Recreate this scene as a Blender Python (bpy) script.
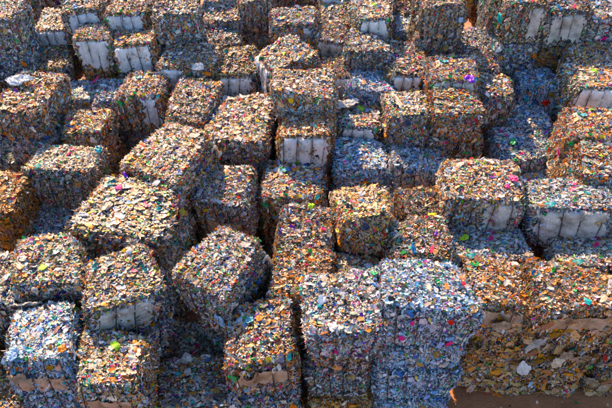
import bpy, math, random
import numpy as np
from mathutils import Vector, Matrix

S = bpy.context.scene
C = S.collection
for o in list(bpy.data.objects):
    bpy.data.objects.remove(o)

# ------------------------------------------------------------------ camera
HC = 8.7 * 1.55
cam_d = bpy.data.cameras.new('camera')
cam = bpy.data.objects.new('camera', cam_d)
C.objects.link(cam)
cam.location = (0, 0, HC)
cam.rotation_euler = (math.radians(90 - 46), 0, 0)
cam_d.sensor_width = 36
cam_d.lens = 650 / 612 * 36
cam_d.clip_start = 0.1
cam_d.clip_end = 2000
S.camera = cam

# ------------------------------------------------------------------ light
SUN_EL = math.radians(35)
SUN_AZ = math.radians(-24)           # measured from +Y towards +X
world = bpy.data.worlds.new('World')
S.world = world
world.use_nodes = True
wn = world.node_tree
bg = wn.nodes['Background']
sky = wn.nodes.new('ShaderNodeTexSky')
sky.sky_type = 'NISHITA'
sky.sun_disc = False
sky.sun_elevation = SUN_EL
sky.sun_rotation = SUN_AZ
sky.ozone_density = 2.5
wn.links.new(sky.outputs[0], bg.inputs[0])
bg.inputs[1].default_value = 0.125
sun_d = bpy.data.lights.new('sun', 'SUN')
sun_d.energy = 5.0
sun_d.angle = math.radians(0.5)
sun_d.color = (1.0, 0.61, 0.30)
sun = bpy.data.objects.new('sun', sun_d)
C.objects.link(sun)
tosun = Vector((math.sin(SUN_AZ) * math.cos(SUN_EL), math.cos(SUN_AZ) * math.cos(SUN_EL), math.sin(SUN_EL)))
sun.rotation_euler = tosun.to_track_quat('Z', 'Y').to_euler()
sun.location = (-8, 20, 20)
S.view_settings.view_transform = 'Standard'
S.view_settings.look = 'None'
S.view_settings.gamma = 1
S.view_settings.use_curve_mapping = False
S.view_settings.exposure = 1.45

# ------------------------------------------------------------------ materials
def new_mat(name):
    m = bpy.data.materials.new(name)
    m.use_nodes = True
    nt = m.node_tree
    for n in list(nt.nodes):
        nt.nodes.remove(n)
    return m, nt

def waste_material(name, rough=0.42, trans=0.18):
    """pressed plastic pieces: every piece has its own colour"""
    m, nt = new_mat(name)
    N, L = nt.nodes, nt.links
    out = N.new('ShaderNodeOutputMaterial')
    at = N.new('ShaderNodeAttribute'); at.attribute_name = 'piece'
    oi = N.new('ShaderNodeObjectInfo')
    hsv = N.new('ShaderNodeHueSaturation')
    hsv.inputs['Saturation'].default_value = 1.34
    mul = N.new('ShaderNodeMix'); mul.data_type = 'RGBA'; mul.blend_type = 'MULTIPLY'
    mul.inputs[0].default_value = 1.0
    L.new(at.outputs['Color'], mul.inputs[6]); L.new(oi.outputs['Color'], mul.inputs[7])
    # fine dirt
    tc = N.new('ShaderNodeTexCoord')
    nz = N.new('ShaderNodeTexNoise'); nz.inputs['Scale'].default_value = 38; nz.inputs['Detail'].default_value = 3
    L.new(tc.outputs['Object'], nz.inputs['Vector'])
    mr = N.new('ShaderNodeMapRange')
    mr.inputs[1].default_value = 0.35; mr.inputs[2].default_value = 0.7
    mr.inputs[3].default_value = 0.72; mr.inputs[4].default_value = 1.08
    L.new(nz.outputs[0], mr.inputs[0])
    L.new(mr.outputs[0], hsv.inputs['Value'])
    L.new(mul.outputs[2], hsv.inputs['Color'])
    p = N.new('ShaderNodeBsdfPrincipled')
    p.inputs['Roughness'].default_value = rough
    L.new(hsv.outputs[0], p.inputs['Base Color'])
    tr = N.new('ShaderNodeBsdfTranslucent')
    L.new(hsv.outputs[0], tr.inputs[0])
    mx = N.new('ShaderNodeMixShader'); mx.inputs[0].default_value = trans
    L.new(p.outputs[0], mx.inputs[1]); L.new(tr.outputs[0], mx.inputs[2])
    L.new(mx.outputs[0], out.inputs[0])
    return m

def film_material(name, col, col2, rough=0.33, trans=0.22, dirt=0.5):
    m, nt = new_mat(name)
    N, L = nt.nodes, nt.links
    out = N.new('ShaderNodeOutputMaterial')
    tc = N.new('ShaderNodeTexCoord')
    nz = N.new('ShaderNodeTexNoise'); nz.inputs['Scale'].default_value = 3.2; nz.inputs['Detail'].default_value = 6
    L.new(tc.outputs['Object'], nz.inputs['Vector'])
    cr = N.new('ShaderNodeValToRGB')
    cr.color_ramp.elements[0].position = 0.38; cr.color_ramp.elements[0].color = (*col2, 1)
    cr.color_ramp.elements[1].position = 0.58; cr.color_ramp.elements[1].color = (*col, 1)
    e2 = cr.color_ramp.elements.new(0.30); e2.color = (col2[0] * .55, col2[1] * .5, col2[2] * .42, 1)
    L.new(nz.outputs[0], cr.inputs[0])
    # folds
    mp = N.new('ShaderNodeMapping'); mp.inputs['Scale'].default_value = (1.0, 1.0, 0.22)
    L.new(tc.outputs['Object'], mp.inputs[0])
    n2 = N.new('ShaderNodeTexNoise'); n2.inputs['Scale'].default_value = 26; n2.inputs['Detail'].default_value = 5
    L.new(mp.outputs[0], n2.inputs['Vector'])
    bp = N.new('ShaderNodeBump'); bp.inputs['Strength'].default_value = 1.0; bp.inputs['Distance'].default_value = 0.035
    L.new(n2.outputs[0], bp.inputs['Height'])
    p = N.new('ShaderNodeBsdfPrincipled')
    p.inputs['Roughness'].default_value = rough
    L.new(cr.outputs[0], p.inputs['Base Color']); L.new(bp.outputs[0], p.inputs['Normal'])
    tr = N.new('ShaderNodeBsdfTranslucent')
    L.new(cr.outputs[0], tr.inputs[0])
    mx = N.new('ShaderNodeMixShader'); mx.inputs[0].default_value = trans
    L.new(p.outputs[0], mx.inputs[1]); L.new(tr.outputs[0], mx.inputs[2])
    L.new(mx.outputs[0], out.inputs[0])
    return m

def wire_material():
    m, nt = new_mat('black_baling_wire')
    p = nt.nodes.new('ShaderNodeBsdfPrincipled'); out = nt.nodes.new('ShaderNodeOutputMaterial')
    nz = nt.nodes.new('ShaderNodeTexNoise'); nz.inputs['Scale'].default_value = 15
    cr = nt.nodes.new('ShaderNodeValToRGB')
    cr.color_ramp.elements[0].color = (0.012, 0.012, 0.014, 1); cr.color_ramp.elements[1].color = (0.06, 0.04, 0.03, 1)
    nt.links.new(nz.outputs[0], cr.inputs[0]); nt.links.new(cr.outputs[0], p.inputs['Base Color'])
    p.inputs['Roughness'].default_value = 0.5; p.inputs['Metallic'].default_value = 0.4
    nt.links.new(p.outputs[0], out.inputs[0])
    return m

def soil_material():
    m, nt = new_mat('brown_soil')
    N, L = nt.nodes, nt.links
    out = N.new('ShaderNodeOutputMaterial'); p = N.new('ShaderNodeBsdfPrincipled')
    tc = N.new('ShaderNodeTexCoord')
    nz = N.new('ShaderNodeTexNoise'); nz.inputs['Scale'].default_value = 1.3; nz.inputs['Detail'].default_value = 9
    nz.inputs['Roughness'].default_value = 0.6
    L.new(tc.outputs['Object'], nz.inputs['Vector'])
    cr = N.new('ShaderNodeValToRGB')
    e = cr.color_ramp.elements
    e[0].position = 0.3; e[0].color = (0.26, 0.095, 0.036, 1)
    e[1].position = 0.7; e[1].color = (0.46, 0.19, 0.08, 1)
    L.new(nz.outputs[0], cr.inputs[0]); L.new(cr.outputs[0], p.inputs['Base Color'])
    n2 = N.new('ShaderNodeTexNoise'); n2.inputs['Scale'].default_value = 22; n2.inputs['Detail'].default_value = 8
    L.new(tc.outputs['Object'], n2.inputs['Vector'])
    bp = N.new('ShaderNodeBump'); bp.inputs['Strength'].default_value = 0.6; bp.inputs['Distance'].default_value = 0.03
    L.new(n2.outputs[0], bp.inputs['Height']); L.new(bp.outputs[0], p.inputs['Normal'])
    p.inputs['Roughness'].default_value = 0.75
    L.new(p.outputs[0], out.inputs[0])
    return m

M_WASTE = waste_material('pressed_plastic_pieces')
M_FILM = {
    'w': film_material('white_film', (0.86, 0.87, 0.88), (0.66, 0.68, 0.70)),
    'b': film_material('bluish_film', (0.70, 0.78, 0.86), (0.50, 0.58, 0.68)),
    'c': film_material('clear_grey_film', (0.60, 0.58, 0.54), (0.34, 0.32, 0.29), rough=0.25),
    't': film_material('tan_film', (0.52, 0.38, 0.26), (0.34, 0.22, 0.13), rough=0.35),
}
M_WIRE = wire_material()
M_SOIL = soil_material()

# ------------------------------------------------------------------ mesh helpers
def make_mesh(name, V, Fq, col=None, mat=None, smooth=False):
    """V (n,3) float, Fq (m,4) int quads, col (m,3) colour of each face"""
    me = bpy.data.meshes.new(name)
    V = np.asarray(V, dtype=np.float32); Fq = np.asarray(Fq, dtype=np.int32)
    k = Fq.shape[1]
    me.vertices.add(len(V)); me.vertices.foreach_set('co', V.ravel())
    me.loops.add(len(Fq) * k); me.loops.foreach_set('vertex_index', Fq.ravel())
    me.polygons.add(len(Fq))
    me.polygons.foreach_set('loop_start', np.arange(0, len(Fq) * k, k, dtype=np.int32))
    me.polygons.foreach_set('loop_total', np.full(len(Fq), k, dtype=np.int32))
    if smooth:
        me.polygons.foreach_set('use_smooth', np.ones(len(Fq), dtype=bool))
    me.update(calc_edges=True)
    if col is not None:
        a = me.color_attributes.new('piece', 'FLOAT_COLOR', 'CORNER')
        c4 = np.ones((len(Fq), k, 4), dtype=np.float32)
        c4[:, :, :3] = np.asarray(col, dtype=np.float32)[:, None, :]
        a.data.foreach_set('color', c4.ravel())
    if mat is not None:
        me.materials.append(mat)
    return me

def vnoise(P, seed, freq):
    """cheap smooth noise: sum of sines"""
    r = np.random.RandomState(seed)
    s = np.zeros(len(P))
    for k in range(7):
        d = r.normal(size=3) * freq * (0.6 + 0.25 * k)
        s += np.sin(P @ d + r.uniform(0, 6.28)) / (1 + 0.4 * k)
    return s / 3.0

PAL = {   # weight, rgb base, jitter
    'white':  ((0.68, 0.675, 0.66), 0.12),
    'cream':  ((0.66, 0.57, 0.45), 0.10),
    'clear':  ((0.42, 0.43, 0.42), 0.12),
    'grey':   ((0.24, 0.25, 0.26), 0.08),
    'pale':   ((0.42, 0.58, 0.74), 0.10),
    'blue':   ((0.06, 0.20, 0.50), 0.06),
    'navy':   ((0.03, 0.05, 0.13), 0.02),
    'teal':   ((0.05, 0.36, 0.38), 0.06),
    'green':  ((0.06, 0.34, 0.12), 0.06),
    'lime':   ((0.32, 0.58, 0.08), 0.06),
    'yellow': ((0.80, 0.58, 0.07), 0.06),
    'orange': ((0.76, 0.27, 0.05), 0.08),
    'peach':  ((0.74, 0.46, 0.28), 0.08),
    'red':    ((0.60, 0.04, 0.04), 0.06),
    'pink':   ((0.74, 0.05, 0.26), 0.06),
    'violet': ((0.30, 0.12, 0.48), 0.06),
    'tan':    ((0.46, 0.32, 0.20), 0.08),
    'brown':  ((0.20, 0.11, 0.06), 0.04),
    'black':  ((0.03, 0.03, 0.035), 0.01),
}
MIX = {
    'c': dict(white=24, cream=15, clear=10, grey=6, pale=8, blue=3, navy=5, teal=3.5, green=3.5, lime=1.5, yellow=1.5, orange=11, peach=14, red=2.4, pink=1.4, violet=1, tan=8, brown=8, black=10),  # mixed colours; extra peach and orange paint warm sunlight into the pieces
    'm': dict(white=25, cream=11, clear=20, grey=14, pale=8, blue=3.5, navy=2.5, teal=3, green=3.5, lime=.8, yellow=1, orange=3, peach=4, red=1.8, pink=1, violet=1, tan=8, brown=8, black=11),
    'w': dict(white=36, cream=4, clear=15, grey=7, pale=24, blue=4.5, navy=4, teal=5, green=2.2, lime=.5, yellow=.5, orange=1.5, peach=2, red=1.2, pink=1.8, violet=.8, tan=3, brown=3, black=9),  # white and blue plastic; extra pale blue and teal paint in blue shade
    't': dict(white=18, cream=17, clear=9, grey=4, pale=2.5, blue=.8, navy=1, teal=1.5, green=4, lime=.7, yellow=1, orange=14, peach=13, red=1.8, pink=.4, violet=.2, tan=26, brown=16, black=5),
}
def pick_colours(n, mix, rs, load=None):
    names = list(MIX[mix]); w = np.array([MIX[mix][k] for k in names], float)
    if load is not None:
        w = w * load
    w /= w.sum()
    idx = rs.choice(len(names), size=n, p=w)
    base = np.array([PAL[k][0] for k in names])[idx]
    jit = np.array([PAL[k][1] for k in names])[idx]
    v = rs.normal(0, 1, (n, 1)) * jit[:, None] + rs.normal(0, 0.3, (n, 3)) * jit[:, None]
    return np.clip(base + v, 0.012, 0.86)

def unit(a):
    return a / np.maximum(np.linalg.norm(a, axis=-1, keepdims=True), 1e-9)

GRID2 = np.array([[i, j] for j in (-1, 0, 1) for i in (-1, 0, 1)], float)
Q2 = np.array([[0, 1, 4, 3], [1, 2, 5, 4], [3, 4, 7, 6], [4, 5, 8, 7]])

def flakes(P, Nn, T, a, b, rs, crumple=0.35):
    """P centres, Nn normals, T long directions, a/b half sizes -> V, F (4 quads per flake)"""
    n = len(P)
    Nn = unit(Nn); T = unit(T - (T * Nn).sum(1, keepdims=True) * Nn); B = np.cross(Nn, T)
    u = GRID2[None, :, 0] * (1 + rs.uniform(-0.35, 0.25, (n, 9)))
    v = GRID2[None, :, 1] * (1 + rs.uniform(-0.45, 0.25, (n, 9)))
    cn = (np.abs(GRID2).sum(1) > 1.5)[None, :]
    u = np.where(cn, u * .78, u); v = np.where(cn, v * .72, v)
    tp = rs.uniform(0.5, 1.0, (n, 1)); v = v * np.where(u > 0.3, tp, 1)
    cu = rs.normal(0, crumple, (n, 1)); cv = rs.normal(0, crumple, (n, 1)); cw = rs.normal(0, crumple * .6, (n, 1))
    h = (cu * u * u * a[:, None] + cv * v * v * b[:, None] + cw * u * v * b[:, None]
         + rs.normal(0, crumple * .35, (n, 9)) * b[:, None])
    V = (P[:, None, :] + T[:, None, :] * (u * a[:, None])[:, :, None] + B[:, None, :] * (v * b[:, None])[:, :, None]
         + Nn[:, None, :] * h[:, :, None])
    F = Q2[None] + (np.arange(n) * 9)[:, None, None]
    return V.reshape(-1, 3), F.reshape(-1, 4)

def sheets(P, Nn, T, a, b, rs, crumple=0.3, N=6):
    """larger crumpled sheets with a soft torn outline, N x N quads each"""
    n = len(P)
    Nn = unit(Nn); T = unit(T - (T * Nn).sum(1, keepdims=True) * Nn); B = np.cross(Nn, T)
    g = np.linspace(-1, 1, N + 1)
    GU, GV = np.meshgrid(g, g); GU = GU.ravel(); GV = GV.ravel()
    u = np.repeat((GU * np.sqrt(1 - GV ** 2 / 2.4))[None], n, 0); v = np.repeat((GV * np.sqrt(1 - GU ** 2 / 2.4))[None], n, 0)
    th = np.arctan2(GV, GU)[None]; rad = np.maximum(abs(GU), abs(GV))[None]
    jag = 0
    for k in (2, 3, 5):
        jag = jag + rs.uniform(.04, .13, (n, 1)) * np.sin(k * th + rs.uniform(0, 6.28, (n, 1)))
    u = u * (1 + jag * rad) + rs.normal(0, .05, u.shape); v = v * (1 + jag * rad) + rs.normal(0, .05, u.shape)
    h = 0
    for k in range(4):
        ku = rs.normal(0, 1.3 + k, (n, 1)); kv = rs.normal(0, 1.3 + k, (n, 1))
        h = h + np.abs(np.sin(ku * u + kv * v + rs.uniform(0, 6.28, (n, 1)))) * crumple / (1 + k * .6)
    h = (h + rs.normal(0, .05, u.shape)) * b[:, None]
    V = (P[:, None, :] + T[:, None, :] * (u * a[:, None])[:, :, None] + B[:, None, :] * (v * b[:, None])[:, :, None] + Nn[:, None, :] * h[:, :, None])
    idx = np.arange((N + 1) ** 2).reshape(N + 1, N + 1)
    q = np.stack([idx[:-1, :-1], idx[:-1, 1:], idx[1:, 1:], idx[1:, :-1]], -1).reshape(-1, 4)
    F = q[None] + (np.arange(n) * (N + 1) ** 2)[:, None, None]
    return V.reshape(-1, 3), F.reshape(-1, 4), N * N

def bottles(P, D, r, ln, rs):
    """squashed bottles: 6 sided, 5 rings (base, body, body, shoulder, neck)"""
    n = len(P); D = unit(D)
    X = unit(np.cross(D, rs.normal(size=(n, 3)))); Y = np.cross(D, X)
    prof = [(-1, .75), (-.85, 1), (.25, .95), (.65, .45), (1, .38)]
    sq = rs.uniform(0.35, 0.9, (n, 1))
    Vs = []
    for (t, q) in prof:
        for k in range(6):
            ang = k * math.pi / 3
            rr = q * r[:, None] * rs.uniform(.75, 1.1, (n, 1))
            Vs.append(P + D * (t * ln)[:, None] + X * math.cos(ang) * rr + Y * math.sin(ang) * rr * sq)
    V = np.stack(Vs, 1)
    F = []
    for i in range(4):
        for k in range(6):
            F.append([i * 6 + k, i * 6 + (k + 1) % 6, (i + 1) * 6 + (k + 1) % 6, (i + 1) * 6 + k])
    F.append([0, 1, 2, 3]); F.append([3, 4, 5, 0])
    F = np.array(F)
    Fa = F[None] + (np.arange(n) * 30)[:, None, None]
    return V.reshape(-1, 3), Fa.reshape(-1, 4), len(F)

NW = 4   # wires round each bale
class Shape:
    """deformed rounded block used by core, flakes, film and wires of one bale variant"""
    def __init__(s, W, L, H, seed):
        s.W, s.L, s.H, s.seed = W, L, H, seed
        r = np.random.RandomState(seed + 77)
        s.corner = r.uniform(-0.12, 0.12, (2, 2, 2, 3)); s.p = r.uniform(8, 16)
        s.corner[:, :, 0, 2] *= 0.2      # feet stay level
        s.rs = r.uniform(-0.06, 0.06, 4)
        s.wx = np.array([(-0.5 + (k + 0.5) / NW) * W + r.uniform(-.03, .03) for k in range(NW)])
    def map(s, Q, Nn=None, lump=1.0):
        """Q in [-1,1]^3 on the surface of the cube -> world-ish position"""
        Q = np.asarray(Q, float)
        # round the cube edges (superellipse)
        p = s.p
        nrm = (np.abs(Q) ** p).sum(1) ** (1 / p)
        Rr = Q / nrm[:, None]
        t = (Q + 1) / 2
        off = np.zeros_like(Q)
        for i in (0, 1):
            for j in (0, 1):
                for k in (0, 1):
                    w = (t[:, 0] if i else 1 - t[:, 0]) * (t[:, 1] if j else 1 - t[:, 1]) * (t[:, 2] if k else 1 - t[:, 2])
                    off += w[:, None] * s.corner[i, j, k]
        P = Rr * np.array([s.W / 2, s.L / 2, s.H / 2]) + off
        out = unit(Rr * np.array([1, 1, 1.0]) ** 1)
        d = 0.06 * vnoise(P, s.seed, 3.5) + 0.030 * vnoise(P, s.seed + 5, 10.0) + 0.018 * vnoise(P, s.seed + 6, 24.0)
        # cinched by the wires (loops lie in planes of constant x)
        g = np.zeros(len(P))
        for x in s.wx:
            g += np.exp(-((P[:, 0] - x) / 0.035) ** 2)
        side = np.clip(1 - (np.abs(Q[:, 0]) > 0.97), 0, 1)
        d = d - 0.030 * g * side
        # sagging at the bottom, bulging middle
        d = d + 0.03 * (1 - Q[:, 2] ** 2) * (np.abs(Q[:, 2]) < .98)
        P = P + out * (d * lump)[:, None]
        P[:, 2] += s.H / 2
        return P

def face_pts(face, u, v):
    o = np.ones_like(u)
    return {0: np.stack([u, v, o], 1), 1: np.stack([u, -o, v], 1), 2: np.stack([u, o, v], 1),
            3: np.stack([-o, u, v], 1), 4: np.stack([o, u, v], 1)}[face]
FN = np.array([[0, 0, 1], [0, -1, 0], [0, 1, 0], [-1, 0, 0], [1, 0, 0]], float)

def bale_mesh(name, W, L, H, mix, seed):
    rs = np.random.RandomState(seed)
    load = np.exp(rs.normal(0, .38, len(MIX[mix]))); load[[list(MIX[mix]).index('black'), list(MIX[mix]).index('navy')]] = 1     # every bale was pressed from another load
    sh = Shape(W, L, H, seed)
    VV, FF, CC = [], [], []
    base = 0
    def add(V, F, c):
        nonlocal base
        VV.append(V); FF.append(F + base); CC.append(c); base += len(V)
    # inner block, all six sides, darkened to paint shade between the pieces
    n = 18
    for f in range(6):
        gu, gv = np.meshgrid(np.linspace(-1, 1, n + 1), np.linspace(-1, 1, n + 1))
        u, v = gu.ravel(), gv.ravel()
        Q = face_pts(f, u, v) if f < 5 else np.stack([u, v, -np.ones_like(u)], 1)
        P = sh.map(Q)
        P = P - unit(P - np.array([0, 0, H / 2])) * 0.035 + rs.normal(0, .012, P.shape)
        idx = np.arange((n + 1) ** 2).reshape(n + 1, n + 1)
        q = np.stack([idx[:-1, :-1], idx[:-1, 1:], idx[1:, 1:], idx[1:, :-1]], -1).reshape(-1, 4)
        c = pick_colours(len(q), 't', rs) * 0.3
        add(P, q, c)
    # pressed pieces; sheets are stacked along a pressing direction
    press = np.array([0, 1, 0.0]) if rs.rand() < .6 else np.array([0.25, 0.3, 1.0])
    area = [W * L, W * H, W * H, L * H, L * H]
    dens = 4600
    for f in range(5):
        k = int(area[f] * dens)
        u = rs.uniform(-1, 1, k); v = rs.uniform(-1, 1, k)
        Q = face_pts(f, u, v); P = sh.map(Q)
        nf = FN[f]
        out = rs.normal(0.010, 0.022, k)
        P = P + nf * out[:, None]
        # colour patches: neighbouring pieces often come from the same load
        Nn = nf * 0.95 + press * rs.choice([-1, 1], (k, 1)) * rs.uniform(0.1, 1.0, (k, 1)) + rs.normal(0, 0.22, (k, 3))
        if f == 0: Nn = Nn + np.array([0, 0, .45])
        if f == 0: T = np.array([1, 0, 0]) + rs.normal(0, .75, (k, 3))
        elif f in (1, 2): T = np.array([0.25, 0, 1.0]) + rs.normal(0, .55, (k, 3))
        else: T = np.array([0, .4, 1.0]) + rs.normal(0, .8, (k, 3))
        a = np.clip(np.exp(rs.normal(math.log(0.0215), 0.5, k)), 0.008, 0.075)
        b = a * rs.uniform(0.3, 0.9, k)
        if f: a = a * 1.15; b = b * .75
        V, F = flakes(P, Nn, T, a, b, rs, .3)
        c = pick_colours(k, mix, rs, load)
        add(V, F, np.repeat(c, 4, axis=0))
    # bigger sheets and bags
    k = 110
    f = rs.choice(5, k, p=np.array(area) / sum(area))
    Q = np.concatenate([face_pts(int(ff), rs.uniform(-.95, .95, 1), rs.uniform(-.95, .95, 1)) for ff in f])
    P = sh.map(Q) + FN[f] * 0.03
    a = rs.uniform(0.045, 0.095, k); b = a * rs.uniform(.3, .8, k)
    V, F, ns = sheets(P, FN[f] + rs.normal(0, .25, (k, 3)), rs.normal(size=(k, 3)), a, b, rs, 0.4)
    add(V, F, np.repeat(pick_colours(k, mix, rs, load), ns, axis=0))
    if mix == 't':      # torn brown sheets on the long sides
        k = 95
        f = rs.choice([1, 2], k)
        Q = np.concatenate([face_pts(int(ff), rs.uniform(-.9, .9, 1), rs.uniform(-.95, .9, 1)) for ff in f])
        P = sh.map(Q) + FN[f] * rs.uniform(-.01, .05, (k, 1))
        a = rs.uniform(0.05, 0.14, k); b = a * rs.uniform(.25, .6, k)
        V, F, ns = sheets(P, FN[f] + rs.normal(0, .3, (k, 3)), np.array([1, 0, 0.1]) + rs.normal(0, .6, (k, 3)), a, b, rs, 0.55, 7)
        cc = np.array([0.62, 0.42, 0.26]) * rs.uniform(.45, 1.25, (k, 1)) * np.where(rs.rand(k, 1) < .3, np.array([[1.0, .72, .5]]), 1) + rs.normal(0, .02, (k, 3))
        add(V, F, np.repeat(np.clip(cc, .02, .8), ns, axis=0))
    # strips that stick out / hang down
    k = 900
    f = rs.choice(5, k, p=np.array(area) / sum(area))
    Q = np.concatenate([face_pts(int(ff), rs.uniform(-1, 1, 1), rs.uniform(-1, 1, 1)) for ff in f])
    P = sh.map(Q) + FN[f] * rs.uniform(0.0, 0.045, (k, 1))
    T = FN[f] * 0.25 + rs.normal(0, .6, (k, 3)) + np.array([0, 0, -.5])
    a = rs.uniform(0.03, 0.10, k); b = rs.uniform(.004, .011, k)
    V, F = flakes(P, rs.normal(size=(k, 3)), T, a, b, rs, 0.5)
    add(V, F, np.repeat(pick_colours(k, mix, rs, load), 4, axis=0))
    # squashed bottles
    k = 380
    f = rs.choice(5, k, p=np.array(area) / sum(area))
    Q = np.concatenate([face_pts(int(ff), rs.uniform(-1, 1, 1), rs.uniform(-1, 1, 1)) for ff in f])
    P = sh.map(Q) + FN[f] * rs.uniform(-.01, 0.03, (k, 1))
    V, F, nfc = bottles(P, rs.normal(size=(k, 3)) - FN[f] * .2, rs.uniform(.016, .032, k), rs.uniform(.04, .085, k), rs)
    add(V, F, np.repeat(pick_colours(k, mix, rs, load), nfc, axis=0))
    me = make_mesh(name, np.concatenate(VV), np.concatenate(FF), np.concatenate(CC), M_WASTE)
    return me, sh

def wire_mesh(sh, x):
    """closed loop round the bale in the plane of constant x"""
    q = x / (sh.W / 2)
    t = np.linspace(0, 1, 15)[:-1] * 2 - 1
    o = np.ones_like(t)
    loop = np.concatenate([np.stack([q * o, -o, t], 1), np.stack([q * o, t, o], 1), np.stack([q * o, o, -t], 1), np.stack([q * o, -t, -o], 1)])
    P = sh.map(loop)
    ctr = np.array([x, 0, sh.H / 2])
    d = unit((P - ctr) * np.array([0, 1, 1]))
    P = P + d * np.where(P[:, 1:2] < -sh.L * .42, .085, .026)
    n = len(P)
    tan = unit(np.roll(P, -1, 0) - np.roll(P, 1, 0))
    s1 = unit(np.cross(tan, [1, 0, 0])); s2 = np.cross(tan, s1)
    r = 0.0075
    V = []
    for k in range(5):
        a = k * 2 * math.pi / 5
        V.append(P + s1 * math.cos(a) * r + s2 * math.sin(a) * r)
    V = np.stack(V, 1).reshape(-1, 3)
    F = [[i * 5 + k, ((i + 1) % n) * 5 + k, ((i + 1) % n) * 5 + (k + 1) % 5, i * 5 + (k + 1) % 5] for i in range(n) for k in range(5)]
    return make_mesh('baling_wire', V, F, mat=M_WIRE)

def film_mesh(sh, kind, seed):
    """stretched film over the front side: pillows between the wires, torn rims"""
    rs = np.random.RandomState(seed)
    nu, nv = 84, 48
    u0, u1, v0, v1 = {'full': (-.97, .97, -.93, 1.0), 'right': (-.05, .99, -.85, 1.0), 'left': (-.99, .1, -.88, .96),
                      'band': (-.97, .97, -.1, .97), 'low': (-.93, .97, -.85, .35), 'end': (-.88, .88, -.8, .9)}[kind]
    U, V = np.meshgrid(np.linspace(u0, u1, nu + 1), np.linspace(v0, v1, nv + 1))
    u, v = U.ravel(), V.ravel()
    if kind in ('band', 'low'):      # uneven upper and lower rim
        a0 = .5 + .35 * vnoise(np.stack([u, u * 0, u * 0 + 1], 1), seed + 40, 2.0) + .12 * vnoise(np.stack([u, u * 0, u * 0 + 1], 1), seed + 42, 9.0)
        a1 = .5 + .35 * vnoise(np.stack([u, u * 0, u * 0 + 4], 1), seed + 41, 2.0) + .12 * vnoise(np.stack([u, u * 0, u * 0 + 1], 1), seed + 43, 9.0)
        lo = v0 + .32 * (v1 - v0) * np.clip(a0, 0, 1); hi = v1 - .32 * (v1 - v0) * np.clip(a1, 0, 1)
        v = lo + (v - v0) / (v1 - v0) * (hi - lo)
    Q = face_pts(1, u, v)
    P = sh.map(Q, lump=0.3)
    x = P[:, 0]
    # pillow between neighbouring wires
    e = np.concatenate([[-sh.W / 2 - .05], sh.wx, [sh.W / 2 + .05]])
    bul = np.zeros(len(P))
    for k in range(len(e) - 1):
        m = (x >= e[k]) & (x < e[k + 1])
        t = (x[m] - e[k]) / (e[k + 1] - e[k])
        bul[m] = np.sin(np.pi * t) ** 0.55
    rim = np.minimum(1, np.minimum(v - v0, v1 - v) / 0.25)
    P[:, 1] -= 0.054 + 0.060 * bul * np.clip(rim, 0, 1) ** .6
    wr = (0.012 * vnoise(P * np.array([3.5, 1, .6]), seed, 7) + 0.030 * np.abs(vnoise(P * np.array([1.6, 1, 1]), seed + 3, 7)) + 0.018 * np.abs(vnoise(P, seed + 5, 17))
          + 0.020 * vnoise(P, seed + 9, 3.5) - .02)
    P[:, 1] -= wr * 1.1 * (.3 + .7 * bul)
    P[:, 2] += 0.006 * vnoise(P, seed + 4, 25)
    # fold over the top
    P = P.reshape(nv + 1, nu + 1, 3)
    if kind in ('full', 'left', 'right', 'end'):
        for j in range(3):
            tt = (3 - j) / 3.0
            P[nv - j, :, 1] += 0.06 * tt ** 2 + 0.03 * (vnoise(P[nv - j], seed + 8, 4) + .6)
    idx = np.arange((nv + 1) * (nu + 1)).reshape(nv + 1, nu + 1)
    q = np.stack([idx[:-1, :-1], idx[:-1, 1:], idx[1:, 1:], idx[1:, :-1]], -1).reshape(-1, 4)
    P = P.reshape(-1, 3)
    cu = u[q].mean(1); cv = v[q].mean(1)
    du = np.minimum(cu - u0, u1 - cu) * sh.W / 2
    dvb = (cv - v0) * sh.H / 2; dvt = (v1 - cv) * sh.H / 2
    if kind in ('band', 'low'):
        dvb = dvb * 0 + 9; dvt = dvt * 0 + 9
    nb = 0.5 + 0.5 * vnoise(np.stack([cu * 2, cv * 0, cv * 0], 1), seed + 20, 6)
    nl = 0.5 + 0.5 * vnoise(np.stack([cu * 0, cv * 2.5, cv * 0], 1), seed + 21, 5)
    nt_ = 0.5 + 0.5 * vnoise(np.stack([cu * 2, cv * 0 + 3, cv * 0], 1), seed + 22, 7)
    keep = (dvb > 0.34 * np.clip(nb, 0, 1)) & (du > 0.20 * np.clip(nl, 0, 1)) & (dvt > 0.05 * np.clip(nt_, 0, 1))
    hole = vnoise(P[q].mean(1), seed + 30, 5) < -0.93
    q = q[keep & ~hole]
    # a second skin behind gives the film its thickness
    return make_mesh('wrapping_film', P, q, mat=M_FILM['w'], smooth=True)

# ------------------------------------------------------------------ bale variants
SIZES = {'a': (1.12, 1.12, 0.97), 'b': (1.5, 1.15, 0.97), 'c': (1.1, 1.55, 0.97)}
VAR = {}
sd = 100
for mix, cnt in (('c', 5), ('m', 3), ('w', 3), ('t', 2)):
    for sz in SIZES:
        for k in range(cnt if sz == 'a' else max(1, cnt - 2)):
            W, L, H = SIZES[sz]
            me, sh = bale_mesh('pressed_plastic', W, L, H, mix, sd)
            wires = [wire_mesh(sh, x) for x in sh.wx]
            VAR.setdefault((mix, sz), []).append((me, sh, wires, {}))
            sd += 11
USE = {}
def tag(o, label, cat, group=None, kind=None):
    o['label'] = label
    if cat: o['category'] = cat
    if group: o['group'] = group
    if kind: o['kind'] = kind

def link(o, parent=None):
    C.objects.link(o)
    if parent is not None: o.parent = parent
    return o

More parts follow.
